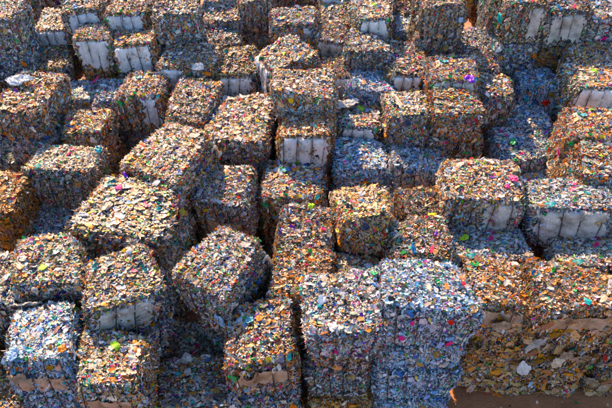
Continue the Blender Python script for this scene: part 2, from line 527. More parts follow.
rnd = random.Random(5)
GROUP = 'bales of pressed plastic waste stacked in the yard'
def make_bale(x, y, z, w, L, h, yaw, film, fcol, mix, label, tilt=(0, 0)):
    """z is the underside of the bale"""
    asp = w / L
    sz = 'b' if asp > 1.18 else ('c' if asp < 0.82 else 'a')
    lst = VAR[(mix, sz)]
    i = USE.get((mix, sz), 0); USE[(mix, sz)] = i + 1
    me, sh, wires, films = lst[i % len(lst)]
    turn = (film == 'none') and ((i // len(lst)) % 2 == 1)
    root = bpy.data.objects.new('plastic_bale', None)
    root.empty_display_size = 0.3
    link(root)
    root.location = (x, y, z)
    root.rotation_euler = (tilt[0], tilt[1], yaw + (math.pi if turn else 0))
    sc = (w / sh.W, L / sh.L, h / sh.H)
    body = link(bpy.data.objects.new('pressed_plastic', me), root)
    sc = (sc[0] * 1.02, sc[1] * 1.02, sc[2] * 1.01)
    body.scale = sc
    v = rnd.uniform(.82, 1.12); wm = rnd.uniform(-.08, .08)
    if mix == 'w': v, wm = rnd.uniform(.98, 1.12), rnd.uniform(-.09, -.04)  # cooler tint, puts blue shade into the colour of these bales
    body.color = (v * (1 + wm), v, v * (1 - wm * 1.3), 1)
    for wme in wires:
        o = link(bpy.data.objects.new('baling_wire', wme), root); o.scale = sc
    if film != 'none':
        if film not in films:
            films[film] = film_mesh(sh, film, 900 + len(films) * 13 + sh.seed)
        fo = link(bpy.data.objects.new('wrapping_film', films[film]), root)
        fo.scale = sc
        if film == 'end':     # film on the short left side
            fo.rotation_euler = (0, 0, -math.pi / 2)
            fo.scale = (L / sh.W, w / sh.L, h / sh.H)
            fo.location = (-0.05, 0, 0)
        fo.material_slots[0].link = 'OBJECT'
        fo.material_slots[0].material = M_FILM[fcol]
    tag(root, label, 'plastic bale', GROUP)
    return root

# x, y, top z, width, length, yaw, film, film colour, mix, label, visible bales below, short wording for them
BALES = [
    (2.162, 7.066, 4.073, 1.523, 1.116, 0.000, 'none', 'w', 'w', 'whitish blue bale facing us at the bottom edge, with thin black wires and magenta bits', 3, 'whitish blue front bale with black wires', 0.00),
    (6.932, 7.595, 3.168, 1.352, 1.083, 0.000, 'band', 't', 't', 'tan bale cut by the right edge beside the tan and green corner bale', 2, 'tan bale cut by the lower right edge', 0.00),
    (-5.828, 6.051, 2.376, 1.084, 1.116, 0.026, 'low', 't', 't', 'tan film covered bale at the very bottom left corner', 0, '', 0.00),
    (3.823, 7.741, 3.112, 1.120, 1.083, 0.000, 'band', 't', 't', 'tan edged bale just right of the whitish blue front bale', 2, 'tan edged bale right of the whitish blue bale', 0.00),
    (5.157, 7.581, 3.338, 1.556, 1.116, -0.043, 'band', 't', 't', 'tan and green bale above the soil in the lower right corner', 2, 'tan and green bale in the lower right corner', 0.00),
    (5.976, 8.672, 3.055, 1.634, 1.083, -0.032, 'none', 'c', 'm', 'dark bale behind the tan and green corner bale', 0, '', 0.00),
    (0.685, 6.798, 3.960, 1.172, 1.083, 0.018, 'none', 't', 'm', 'dull grey bale directly left of the whitish blue front bale', 3, 'dull grey bale beside the whitish blue bale', 0.25),
    (-0.816, 6.492, 3.394, 1.085, 1.238, 0.137, 'band', 't', 'c', 'bright sunlit bale with tan film strip, bottom edge left of centre', 2, 'bright sunlit bale at the bottom edge', 0.00),
    (-2.308, 6.550, 1.584, 1.252, 1.083, 0.032, 'none', 'w', 'm', 'shaded grey bale low in the black gap near the bottom edge', 1, 'shaded grey bale low in the black gap', 0.00),
    (-3.497, 6.068, 3.281, 1.162, 1.116, 0.000, 'low', 't', 'c', 'orange and white bale with tan film front, bottom edge left', 2, 'orange and white bale at the bottom edge, left', 0.00),
    (-4.779, 6.481, 3.508, 1.084, 1.199, 0.096, 'low', 't', 'w', 'blue and white bale with tan film in the lower left corner', 2, 'blue and white bale in the lower left corner', 0.00),
    (-3.512, 7.480, 3.734, 1.270, 1.134, 0.281, 'full', 'c', 'c', 'bright multicoloured bale tilted with a grey wired film front, lower left', 2, 'tilted bale with the grey wired film front', 0.10),
    (-1.597, 7.839, 3.847, 1.085, 1.428, -0.485, 'none', 'c', 'c', 'large turned bale speckled green and magenta, beside the tilted film-fronted bale', 2, 'large turned bale speckled green and magenta', 0.20),
    (-0.087, 7.877, 3.338, 1.058, 1.085, -0.043, 'none', 'w', 'c', 'front sunlit bale of the narrow central row', 2, 'front bale of the narrow central row', 0.00),
    (-0.027, 9.131, 3.394, 1.091, 1.379, -0.048, 'none', 'c', 'c', 'rear bale of the narrow central row, peach coloured with one lime green bag', 1, 'rear bale of the narrow central row', 0.00),
    (1.036, 8.254, 2.942, 0.934, 1.083, 0.000, 'none', 'c', 'c', 'low peach bale squeezed right of the narrow central row', 0, '', 0.00),
    (2.280, 8.628, 3.394, 1.084, 1.083, 0.000, 'band', 't', 'm', 'peach topped bale with a red and purple dot behind the whitish blue bale', 0, '', 0.00),
    (3.758, 8.825, 3.112, 1.561, 1.083, -0.033, 'none', 'c', 'm', 'grey speckled bale in front of the bale carrying the magenta bag', 0, '', 0.00),
    (-4.990, 7.935, 3.734, 1.153, 1.120, 0.245, 'none', 'w', 'c', 'white and pink speckled bale at left, behind the pale rope of film', 0, '', 0.00),
    (-6.119, 7.789, 3.394, 0.976, 1.116, 0.095, 'none', 'w', 'm', 'dark bale cut by the left edge, below the middle', 1, 'dark bale cut by the left edge', 0.00),
    (1.204, 9.329, 3.847, 1.084, 1.085, 0.045, 'none', 'c', 'c', 'tall sunlit peach bale right of the central row, its left side in view', 1, 'tall sunlit peach bale right of the central row', 0.00),
    (2.485, 9.726, 3.281, 0.809, 1.098, 0.070, 'none', 'c', 'c', 'narrow bale topped with a yellow bag', 0, '', 0.00),
    (3.744, 10.069, 3.847, 1.563, 1.179, -0.075, 'right', 'c', 'c', 'big pale bale with a magenta bag and clear film front, right of centre', 1, 'big pale bale with the magenta bag', 0.00),
    (5.644, 9.774, 3.621, 1.693, 1.083, -0.100, 'full', 'c', 'm', 'bale with glassy torn film front near the right edge', 1, 'glassy torn film front near the right edge', 0.00),
    (6.586, 10.742, 3.847, 1.103, 1.084, -0.109, 'none', 'c', 'c', 'brownish sunlit bale on the right edge at mid height', 1, 'brownish sunlit bale on the right edge', 0.00),
    (-1.830, 10.715, 2.885, 1.083, 1.387, -0.046, 'low', 't', 'c', 'bale with half shaded top and brown film front, left of the central row', 2, 'half shaded bale with brown film front', 0.00),
    (-0.328, 11.299, 2.602, 1.311, 1.319, 0.000, 'none', 'c', 'c', 'blue shaded bale behind the narrow central row', 2, 'blue shaded bale behind the central row', 0.00),
    (1.370, 12.180, 2.716, 1.276, 1.125, 0.000, 'none', 'w', 'w', 'blue shaded bale with a pink corner, right of the white film front', 2, 'blue shaded bale with a pink corner', 0.00),
    (2.795, 11.978, 2.716, 1.294, 1.083, 0.000, 'low', 't', 'w', 'blue shaded bale with a brown film front, centre right', 2, 'blue shaded bale with brown film front', 0.00),
    (-3.755, 9.461, 3.621, 1.883, 1.597, -0.288, 'none', 'w', 'c', 'long turned bale with pink bag and dark right side, left of centre', 3, 'long turned bale with the pink bag', 0.00),
    (-3.122, 11.067, 3.734, 1.261, 1.830, -0.350, 'none', 'w', 'c', 'turned bale behind the pink bag, with a cyan bag at its left corner', 3, 'turned bale behind the pink bag', 0.00),
    (-5.816, 11.572, 3.055, 1.573, 1.085, -0.085, 'none', 'c', 'm', 'beige bale with dark front in the left third, under the cyan bag', 1, 'beige bale with dark front in the left third', 0.00),
    (-6.125, 10.504, 2.037, 0.846, 1.083, 0.000, 'none', 'w', 'w', 'low blue bale in the dark hollow at left', 0, '', 0.00),
    (-7.086, 10.518, 3.055, 1.083, 1.230, -0.048, 'none', 't', 't', 'rusty brown bale in shade on the left edge', 1, 'rusty brown bale on the left edge', 0.00),
    (-6.985, 13.489, 3.734, 1.212, 1.737, -0.051, 'none', 'c', 'c', 'big bale with blue film and orange bits on top, upper left edge', 2, 'big bale topped with blue film, upper left edge', 0.00),
    (-5.570, 12.974, 3.055, 1.115, 1.116, 0.000, 'none', 'c', 'c', 'small sunlit bale in front of the blue shaded hollow, upper left', 1, 'small sunlit bale before the shaded hollow', 0.00),
    (-6.289, 15.076, 2.546, 1.084, 1.084, -0.081, 'none', 'w', 'w', 'flat blue shaded bale with a magenta bag, upper left', 0, '', 0.00),
    (-5.290, 14.593, 2.885, 0.843, 1.116, 0.104, 'none', 'w', 'w', 'blue shaded bale beside the one with a magenta bag, upper left', 2, 'shaded bale beside the one with a magenta bag', 0.00),
    (-4.319, 14.199, 3.281, 1.043, 1.116, 0.000, 'right', 'b', 'c', 'bale with torn bluish film front, below the paired white fronts', 1, 'torn bluish film front, upper left', 0.00),
    (-2.974, 13.620, 3.281, 1.006, 1.721, -0.158, 'none', 'c', 'c', 'narrow turned bale left of the widest sunlit bale', 0, '', 0.00),
    (-1.692, 13.180, 3.055, 1.427, 2.015, 0.000, 'none', 'c', 'c', 'widest flat sunlit bale, pale with many green bits, left of centre', 2, 'widest flat sunlit bale', 0.00),
    (-0.037, 12.538, 3.281, 1.297, 1.083, 0.000, 'full', 'w', 'c', 'bale with a tall white four-fold film front in the centre', 1, 'tall white four-fold film front in the centre', 0.00),
    (-0.003, 13.590, 3.847, 1.446, 1.083, 0.000, 'none', 'w', 'c', 'round shouldered bale with streaky dark front, above the tall white film front', 2, 'round shouldered bale with streaky dark front', 0.00),
    (1.363, 13.452, 2.942, 1.177, 1.083, -0.072, 'full', 'w', 'c', 'bale with crumpled white film front right of the tall white film front', 0, '', 0.00),
    (2.551, 13.078, 3.564, 1.049, 1.096, -0.075, 'none', 'w', 'c', 'left of two orange topped bales side by side, centre right', 1, 'left orange topped bale of the pair, centre right', 0.00),
    (3.681, 13.021, 3.734, 1.195, 1.083, 0.000, 'none', 'w', 'c', 'right of two orange topped bales side by side, centre right', 1, 'right orange topped bale of the pair, centre right', 0.00),
    (5.603, 12.720, 2.489, 1.213, 1.083, -0.059, 'none', 'w', 'w', 'blue shaded bale in the right hand slope, beside the dark gap', 0, '', 0.00),
    (5.516, 11.679, 2.037, 1.196, 1.085, -0.048, 'none', 'w', 'w', 'blue shaded bale at the foot of the right hand slope', 0, '', 0.00),
    (6.670, 11.916, 3.847, 1.084, 1.085, -0.099, 'right', 'w', 'c', 'bale with white film at its right, on the right edge under the wired white fronts', 1, 'bale with white film at its right, right edge', 0.00),
    (5.926, 13.725, 2.716, 1.090, 1.083, -0.070, 'none', 'w', 'w', 'blue grey bale with a red bag below the tall right stack', 0, '', 0.00),
    (2.686, 15.165, 3.621, 1.050, 1.643, 0.000, 'full', 'w', 'c', 'sunlit bale with bluish white film front right of the loose hanging sheet', 0, '', 0.00),
    (0.794, 15.183, 3.281, 0.730, 1.083, 0.000, 'full', 'w', 'c', 'small bale with two-fold white film front, right of the tumbled bale', 0, '', 0.00),
    (1.690, 14.496, 3.225, 1.084, 1.084, 0.000, 'none', 'w', 'w', 'white and orange bale with a hanging pale strip of film', 0, '', 0.00),
    (1.670, 15.506, 3.847, 1.083, 1.083, 0.000, 'none', 'c', 'c', 'pinkish sunlit bale in front of the small wired white front', 0, '', 0.00),
    (1.849, 16.533, 4.187, 1.025, 1.083, 0.000, 'full', 'w', 'c', 'orange topped bale with a small wired white front, upper centre', 0, '', 0.00),
    (0.747, 16.233, 3.621, 0.819, 1.083, 0.000, 'full', 'c', 'c', 'bale with a grey film front above the tumbled bale', 0, '', 0.00),
    (0.895, 17.285, 3.621, 0.937, 1.083, 0.000, 'none', 'c', 'c', 'flat sunlit bale in the second row from the top, centre', 0, '', 0.00),
    (-0.272, 16.596, 3.960, 1.263, 1.116, 0.000, 'none', 'w', 'c', 'tall bale with streaky front behind the tumbled bale', 0, '', 0.00),
    (3.788, 14.127, 3.847, 1.147, 1.112, 0.000, 'full', 'c', 'c', 'bale with pale wired film front and a purple bag', 0, '', 0.00),
    (4.932, 14.154, 3.394, 0.929, 1.083, 0.000, 'none', 'c', 'c', 'bale with orange top and shaded front right of the purple bag', 2, 'orange topped bale right of the purple bag', 0.00),
    (4.790, 15.251, 3.508, 0.884, 1.083, 0.107, 'none', 'c', 'c', 'sunlit bale nestled against the left foot of the tall right stack', 0, '', 0.00),
    (5.667, 15.799, 4.865, 1.028, 1.083, 0.097, 'right', 'c', 'm', 'left top bale of the tall right stack', 2, 'left top bale of the tall right stack', 0.00),
    (6.907, 15.979, 4.639, 1.150, 1.083, 0.044, 'full', 'c', 'm', 'middle top bale of the tall right stack, with grey film front', 1, 'middle top bale of the tall right stack', 0.00),
    (8.178, 15.917, 4.639, 1.265, 1.083, 0.000, 'none', 'c', 'm', 'right top bale of the tall right stack, cut by the right edge', 1, 'right top bale of the tall right stack', 0.00),
    (3.669, 16.172, 4.639, 1.084, 1.083, 0.000, 'none', 'c', 'm', 'high dark bale on the top edge left of the deep gap', 1, 'high dark bale left of the deep gap', 0.00),
    (5.399, 16.849, 4.526, 0.657, 1.083, 0.000, 'full', 'c', 'm', 'high grey film-fronted bale on the top edge beside the deep gap', 1, 'high grey film-fronted bale on the top edge', 0.00),
    (4.602, 16.344, 3.281, 0.990, 1.083, 0.000, 'full', 'w', 'm', 'low bale with small white film front beneath the high dark bale', 0, '', 0.00),
    (3.166, 17.216, 3.281, 0.938, 1.083, 0.000, 'none', 'w', 'w', 'bluish bale left of the high dark bale', 0, '', 0.00),
    (3.261, 18.278, 3.394, 0.966, 1.083, 0.000, 'none', 'w', 'm', 'farthest bluish bale behind the one left of the high dark bale', 0, '', 0.00),
    (7.635, 14.853, 3.847, 1.325, 1.083, -0.142, 'none', 'w', 'c', 'bale with two sunlit patches on top in the upper right', 0, '', 0.00),
    (7.309, 13.792, 3.847, 1.201, 1.105, -0.121, 'full', 'w', 'c', 'bale with wired white film front on the right edge, upper right', 1, 'wired white film front on the right edge', 0.00),
    (6.255, 14.728, 3.168, 1.097, 1.083, -0.071, 'none', 'w', 'w', 'blue shaded bale directly in front of the tall right stack', 0, '', 0.00),
    (-1.885, 15.122, 3.394, 1.084, 1.116, -0.086, 'full', 'w', 'c', 'bale with a pale four-fold film front just left of the tumbled bale', 0, '', 0.00),
    (-3.239, 15.296, 3.508, 1.468, 1.114, -0.063, 'left', 'b', 'c', 'sunlit bale with a bluish film patch at its front left', 1, 'sunlit bale with bluish film at front left', 0.00),
    (-4.686, 15.869, 3.734, 1.210, 1.084, 0.000, 'full', 'w', 'c', 'right of the paired bales with white film fronts, upper left', 1, 'right one of the paired white film fronts', 0.00),
    (-5.971, 16.173, 3.734, 0.863, 1.083, 0.117, 'full', 'w', 'c', 'left of the paired bales with white film fronts, upper left', 1, 'left one of the paired white film fronts', 0.00),
    (-5.020, 16.929, 4.073, 1.066, 1.083, 0.000, 'full', 'b', 'c', 'bale with bluish white film front on the top row, left', 0, '', 0.00),
    (-6.342, 17.209, 3.960, 1.093, 1.083, 0.099, 'full', 'b', 'm', 'orange speckled bale with low bluish film front, top row left', 1, 'orange speckled bale with bluish front, top row left', 0.00),
    (-7.374, 17.182, 3.508, 0.921, 1.084, 0.000, 'full', 'b', 'm', 'bale with shaded bluish film front at the far left', 1, 'far left bale with shaded bluish film front', 0.00),
    (-8.261, 15.824, 4.526, 1.083, 1.206, 0.078, 'none', 'w', 'm', 'tall bale with blue grey top in the upper left corner', 2, 'tall blue grey bale in the upper left corner', 0.00),
    (-8.976, 16.989, 2.942, 1.345, 1.116, 0.000, 'none', 't', 't', 'orange brown bale low on the left edge, upper left', 1, 'orange brown bale low on the left edge', 0.00),
    (-3.572, 16.469, 4.413, 1.084, 1.112, 0.076, 'none', 'w', 'm', 'high bale with greenish streaky front, top left of centre', 1, 'high bale with greenish streaky front', 0.00),
    (-2.533, 16.797, 3.055, 1.083, 1.083, 0.084, 'none', 'w', 'm', 'dark shaded bale with red bits left of the tumbled bale', 0, '', 0.00),
    (-2.546, 17.862, 3.394, 1.059, 1.083, 0.106, 'none', 'w', 'm', 'shaded bale behind the one with red bits, near the top edge', 0, '', 0.00),
    (-7.284, 16.075, 2.942, 0.941, 1.083, 0.105, 'none', 'c', 'c', 'small low bale with orange sunlit top, upper left', 0, '', 0.00),
    (-1.473, 17.938, 3.847, 0.942, 1.114, 0.000, 'none', 'c', 'm', 'top edge bale left of the centre', 1, 'top edge bale left of the centre', 0.00),
    (0.917, 18.329, 3.847, 0.887, 1.083, 0.000, 'full', 'b', 'c', 'top edge bale with pale film front at the centre', 0, '', 0.00),
    (1.986, 17.728, 3.734, 1.089, 1.116, 0.000, 'none', 'c', 'm', 'top edge bale right of the centre', 0, '', 0.00),
    (-8.127, 13.377, 2.037, 1.083, 1.528, -0.044, 'none', 't', 'm', 'low dark bale on the left edge, deep between two tall stacks', 0, '', 0.00),
    (-11.780, 19.762, 3.952, 1.519, 1.317, 0.000, 'none', 'w', 'm', 'first bale from the left in the farthest row, unseen, kept to shade the ground', 1, 'first bale from the left, unseen farthest row', 0.00),  # unseen far row from here on, kept for its shade on the ground
    (-10.137, 20.011, 4.232, 1.519, 1.317, 0.000, 'none', 'w', 'w', 'second bale from the left in the farthest row, unseen, kept to shade the ground', 1, 'second bale from the left, unseen farthest row', 0.00),
    (-8.494, 19.887, 4.510, 1.519, 1.317, 0.000, 'none', 'w', 'm', 'third bale from the left in the farthest row, unseen, kept to shade the ground', 2, 'third bale from the left, unseen farthest row', 0.00),
    (-6.851, 19.762, 3.952, 1.519, 1.317, 0.000, 'none', 'w', 'c', 'fourth bale from the left in the farthest row, unseen, kept to shade the ground', 0, '', 0.00),
    (-5.208, 20.011, 4.232, 1.519, 1.317, 0.000, 'none', 'w', 'm', 'fifth bale from the left in the farthest row, unseen, kept to shade the ground', 1, 'fifth bale from the left, unseen farthest row', 0.00),
    (-3.565, 19.887, 4.510, 1.519, 1.317, 0.000, 'none', 'w', 'c', 'sixth bale from the left in the farthest row, unseen, kept to shade the ground', 0, '', 0.00),
    (-1.922, 19.762, 3.952, 1.519, 1.317, 0.000, 'none', 'w', 'c', 'seventh bale from the left in the farthest row, unseen, kept to shade the ground', 0, '', 0.00),
    (-0.279, 20.011, 4.232, 1.519, 1.317, 0.000, 'none', 'w', 'c', 'eighth bale from the left in the farthest row, unseen, kept to shade the ground', 1, 'eighth bale from the left, unseen farthest row', 0.00),
    (1.364, 19.887, 4.510, 1.519, 1.317, 0.000, 'none', 'w', 'w', 'ninth bale from the left in the farthest row, unseen, kept to shade the ground', 0, '', 0.00),
    (3.007, 19.762, 3.952, 1.519, 1.317, 0.000, 'none', 'w', 'c', 'tenth bale from the left in the farthest row, unseen, kept to shade the ground', 0, '', 0.00),
    (4.650, 20.011, 4.232, 1.519, 1.317, 0.000, 'none', 'w', 'm', 'eleventh bale from the left in the farthest row, unseen, kept to shade the ground', 1, 'eleventh bale from the left, unseen farthest row', 0.00),
    (6.293, 19.887, 4.510, 1.519, 1.317, 0.000, 'none', 'w', 'm', 'twelfth bale from the left in the farthest row, unseen, kept to shade the ground', 2, 'twelfth bale from the left, unseen farthest row', 0.00),
    (7.936, 19.762, 3.952, 1.519, 1.317, 0.000, 'none', 'w', 'c', 'thirteenth bale from the left in the farthest row, unseen, kept to shade the ground', 0, '', 0.00),
    (9.579, 20.011, 4.232, 1.519, 1.317, 0.000, 'none', 'w', 'm', 'fourteenth bale from the left in the farthest row, unseen, kept to shade the ground', 0, '', 0.00),
    (11.222, 19.887, 4.510, 1.519, 1.317, 0.000, 'none', 'w', 'c', 'fifteenth bale from the left in the farthest row, unseen, kept to shade the ground', 4, 'fifteenth bale from the left, unseen farthest row', 0.00),
    (-0.503, 14.904, 3.903, 1.167, 1.331, -1.047, 'full', 'w', 'c', 'tumbled bale leaning askew, its white film end turned to the left', 2, 'tumbled bale', 0.00),
    (7.564, 9.014, 3.281, 1.518, 1.084, -0.070, 'none', 'w', 'm', 'bale just outside the right edge, first one counted from the front', 0, '', 0.00),
    (7.808, 10.049, 3.621, 1.469, 1.083, -0.079, 'none', 'w', 'c', 'bale just outside the right edge, second one counted from the front', 0, '', 0.00),
    (8.706, 12.143, 3.281, 1.513, 1.116, -0.047, 'none', 'w', 't', 'bale just outside the right edge, third one counted from the front', 0, '', 0.00),
    (8.991, 13.470, 3.734, 1.448, 1.116, -0.056, 'none', 'w', 'c', 'bale just outside the right edge, fourth one counted from the front', 1, 'bale outside the right edge, fourth from the front', 0.00),
    (9.816, 15.284, 3.847, 1.453, 1.116, 0.000, 'none', 'w', 'm', 'bale just outside the right edge, fifth one counted from the front', 1, 'bale outside the right edge, fifth from the front', 0.00),
    (-6.931, 6.433, 3.281, 1.083, 1.116, 0.072, 'none', 'w', 'c', 'bale just outside the left edge, first one counted from the front', 1, 'bale outside the left edge, first from the front', 0.00),
    (-7.157, 8.025, 3.394, 1.085, 1.116, 0.082, 'none', 'w', 'm', 'bale just outside the left edge, second one counted from the front', 1, 'bale outside the left edge, second from the front', 0.00),
    (-8.213, 10.260, 3.168, 1.152, 1.198, 0.000, 'none', 'w', 'c', 'bale just outside the left edge, third one counted from the front', 1, 'bale outside the left edge, third from the front', 0.00),
    (-9.193, 13.630, 3.394, 1.085, 1.363, 0.000, 'none', 'w', 'w', 'bale just outside the left edge, fourth one counted from the front', 1, 'bale outside the left edge, fourth from the front', 0.00),
    (-9.957, 15.495, 3.621, 1.342, 1.193, 0.000, 'none', 'w', 'm', 'bale just outside the left edge, fifth one counted from the front', 2, 'bale outside the left edge, fifth from the front', 0.00),
    (-2.280, 7.578, 1.364, 1.240, 0.961, -0.100, 'none', 'w', 'm', 'low dark bale added to darken the black gap, under the turned speckled bale', 0, '', 0.00),  # added bale, covers the sunlit soil so the gap reads dark
]
LAYER_H = 0.97
SUB = {}
for b in BALES:
    x, y, z, w, L, yaw, film, fcol, mix, label, shown, short, rec = b
    n = max(1, round(z / LAYER_H)); h = z / n
    for k in range(n):
        zb = z - h * (k + 1)
        if k > shown:      # nothing of it can be seen
            break
        if k == 0:
            tl = (rnd.uniform(-.05, .04), rnd.uniform(-.045, .045))
            if label.startswith('tumbled'):
                tl = (math.radians(8), math.radians(4))
            make_bale(x, y, zb, w, L, h, yaw, film, fcol, mix, label, tl)
        else:
            f2 = 'none'; fc2 = fcol
            if film == 'band' and rnd.random() < .25: f2 = rnd.choice(['band', 'low'])
            jx, jy = rnd.uniform(-.05, .05), rnd.uniform(-.02, .06)
            m2 = mix if mix in ('t', 'w') else rnd.choice(['m', 'm', 'c', 't'])
            word = {1: 'second bale down', 2: 'third bale down', 3: 'fourth bale down', 4: 'fifth bale down'}[k]
            make_bale(x + jx - math.sin(yaw) * rec, y + jy + math.cos(yaw) * rec, zb, w * rnd.uniform(.95, 1.0), L * rnd.uniform(.95, 1.0), h,
                      yaw + rnd.uniform(-.05, .05), f2, fc2, m2, word + ' under the ' + short)

# ------------------------------------------------------------------ single bags and loose sheets
BAG_COL = {'cyan': (0.03, .42, .52), 'magenta': (.78, .02, .22), 'pink': (.80, .12, .38), 'violet': (.30, .16, .62), 'red': (.62, .03, .02),
           'yellow': (.80, .62, .03), 'lime': (.35, .65, .05), 'green': (.03, .42, .16), 'teal': (.05, .45, .42), 'orange': (.82, .26, .02),
           'white': (.80, .80, .80), 'blue': (.06, .25, .58), 'pale blue': (.42, .58, .76), 'tan': (.58, .42, .28), 'clear': (.5, .48, .44), 'cream': (.74, .66, .54)}
def loose_piece(kind, px, py, pz, nx, ny, nz, sx, sy, ang, col, label, seed):
    """crumpled bag (thick, puffed) or sheet (thin, wavy) lying on the surface with normal n"""
    rs = np.random.RandomState(seed)
    nu, nv = (22, 18) if kind == 'plastic_bag' else (48, 36)
    U, V = np.meshgrid(np.linspace(-1, 1, nu + 1), np.linspace(-1, 1, nv + 1))
    u, v = U.ravel(), V.ravel()
    P0 = np.stack([u, v, u * 0], 1)
    th = np.arctan2(v, u)
    rr = 1 + .20 * vnoise(P0, seed, 2.2)
    jag = sum(rs.uniform(.03, .08) * np.sin(k * th + rs.uniform(0, 6.28)) for k in (2, 3, 5))
    rad = np.maximum(np.abs(u), np.abs(v))
    rr = rr * (1 + jag * rad * 1.3)
    a = u * np.sqrt(1 - v * v / 2.2) * rr; b = v * np.sqrt(1 - u * u / 2.2) * rr
    edge = np.clip(1 - rad, 0, 1)
    amp = min(sx, sy)
    puff = .30 if kind == 'plastic_bag' else .10
    A3 = np.stack([a * 3, b * 3, a * 0], 1)
    # creases run outwards and across
    cre = np.abs(vnoise(A3, seed + 1, .9)) * .55 + np.abs(vnoise(A3, seed + 2, 2.2)) * .28
    wr = cre + .12 * vnoise(A3, seed + 3, 5.0) + (0 if kind == 'plastic_bag' else .35) * np.abs(vnoise(A3 * np.array([1, 2.2, 1]), seed + 7, 3.2)) + .25 * vnoise(A3, seed + 4, .5)
    a = a + .10 * vnoise(A3, seed + 5, 2.0); b = b + .10 * vnoise(A3, seed + 6, 2.0)
    top = amp * (puff * edge ** .5 + wr * .8)
    lowz = amp * (wr * .8 - .04 - puff * .15 * edge)
    verts = []
    for h in (top, lowz):
        verts.append(np.stack([a * sx, b * sy, h], 1))
    idx = np.arange(len(u)).reshape(nv + 1, nu + 1)
    q = np.stack([idx[:-1, :-1], idx[:-1, 1:], idx[1:, 1:], idx[1:, :-1]], -1).reshape(-1, 4)
    n1 = len(u)
    ring = list(idx[0, :]) + list(idx[1:, -1]) + list(idx[-1, -2::-1]) + list(idx[-2:0:-1, 0])
    rim = [[ring[(i + 1) % len(ring)], ring[i], ring[i] + n1, ring[(i + 1) % len(ring)] + n1] for i in range(len(ring))]
    F = np.concatenate([q, q[:, ::-1] + n1, np.array(rim)])
    c = np.array(BAG_COL[col]) * (1 + rs.normal(0, .05, (len(F), 1)))
    fm = {'tan': 't', 'white': 'w', 'cream': 'c', 'clear': 'c', 'pale blue': 'b'}.get(col)
    me = make_mesh(kind, np.concatenate(verts), F, np.clip(c, .01, .86), M_FILM[fm] if kind == 'plastic_sheet' else M_WASTE)
    o = link(bpy.data.objects.new(kind, me))
    n = Vector((nx, ny, nz)).normalized()
    o.rotation_mode = 'QUATERNION'
    o.rotation_quaternion = n.to_track_quat('Z', 'Y') @ Matrix.Rotation(ang, 3, 'Z').to_quaternion()
    o.location = Vector((px, py, pz)) + n * 0.02
    tag(o, label, 'plastic bag' if kind == 'plastic_bag' else 'plastic sheet')
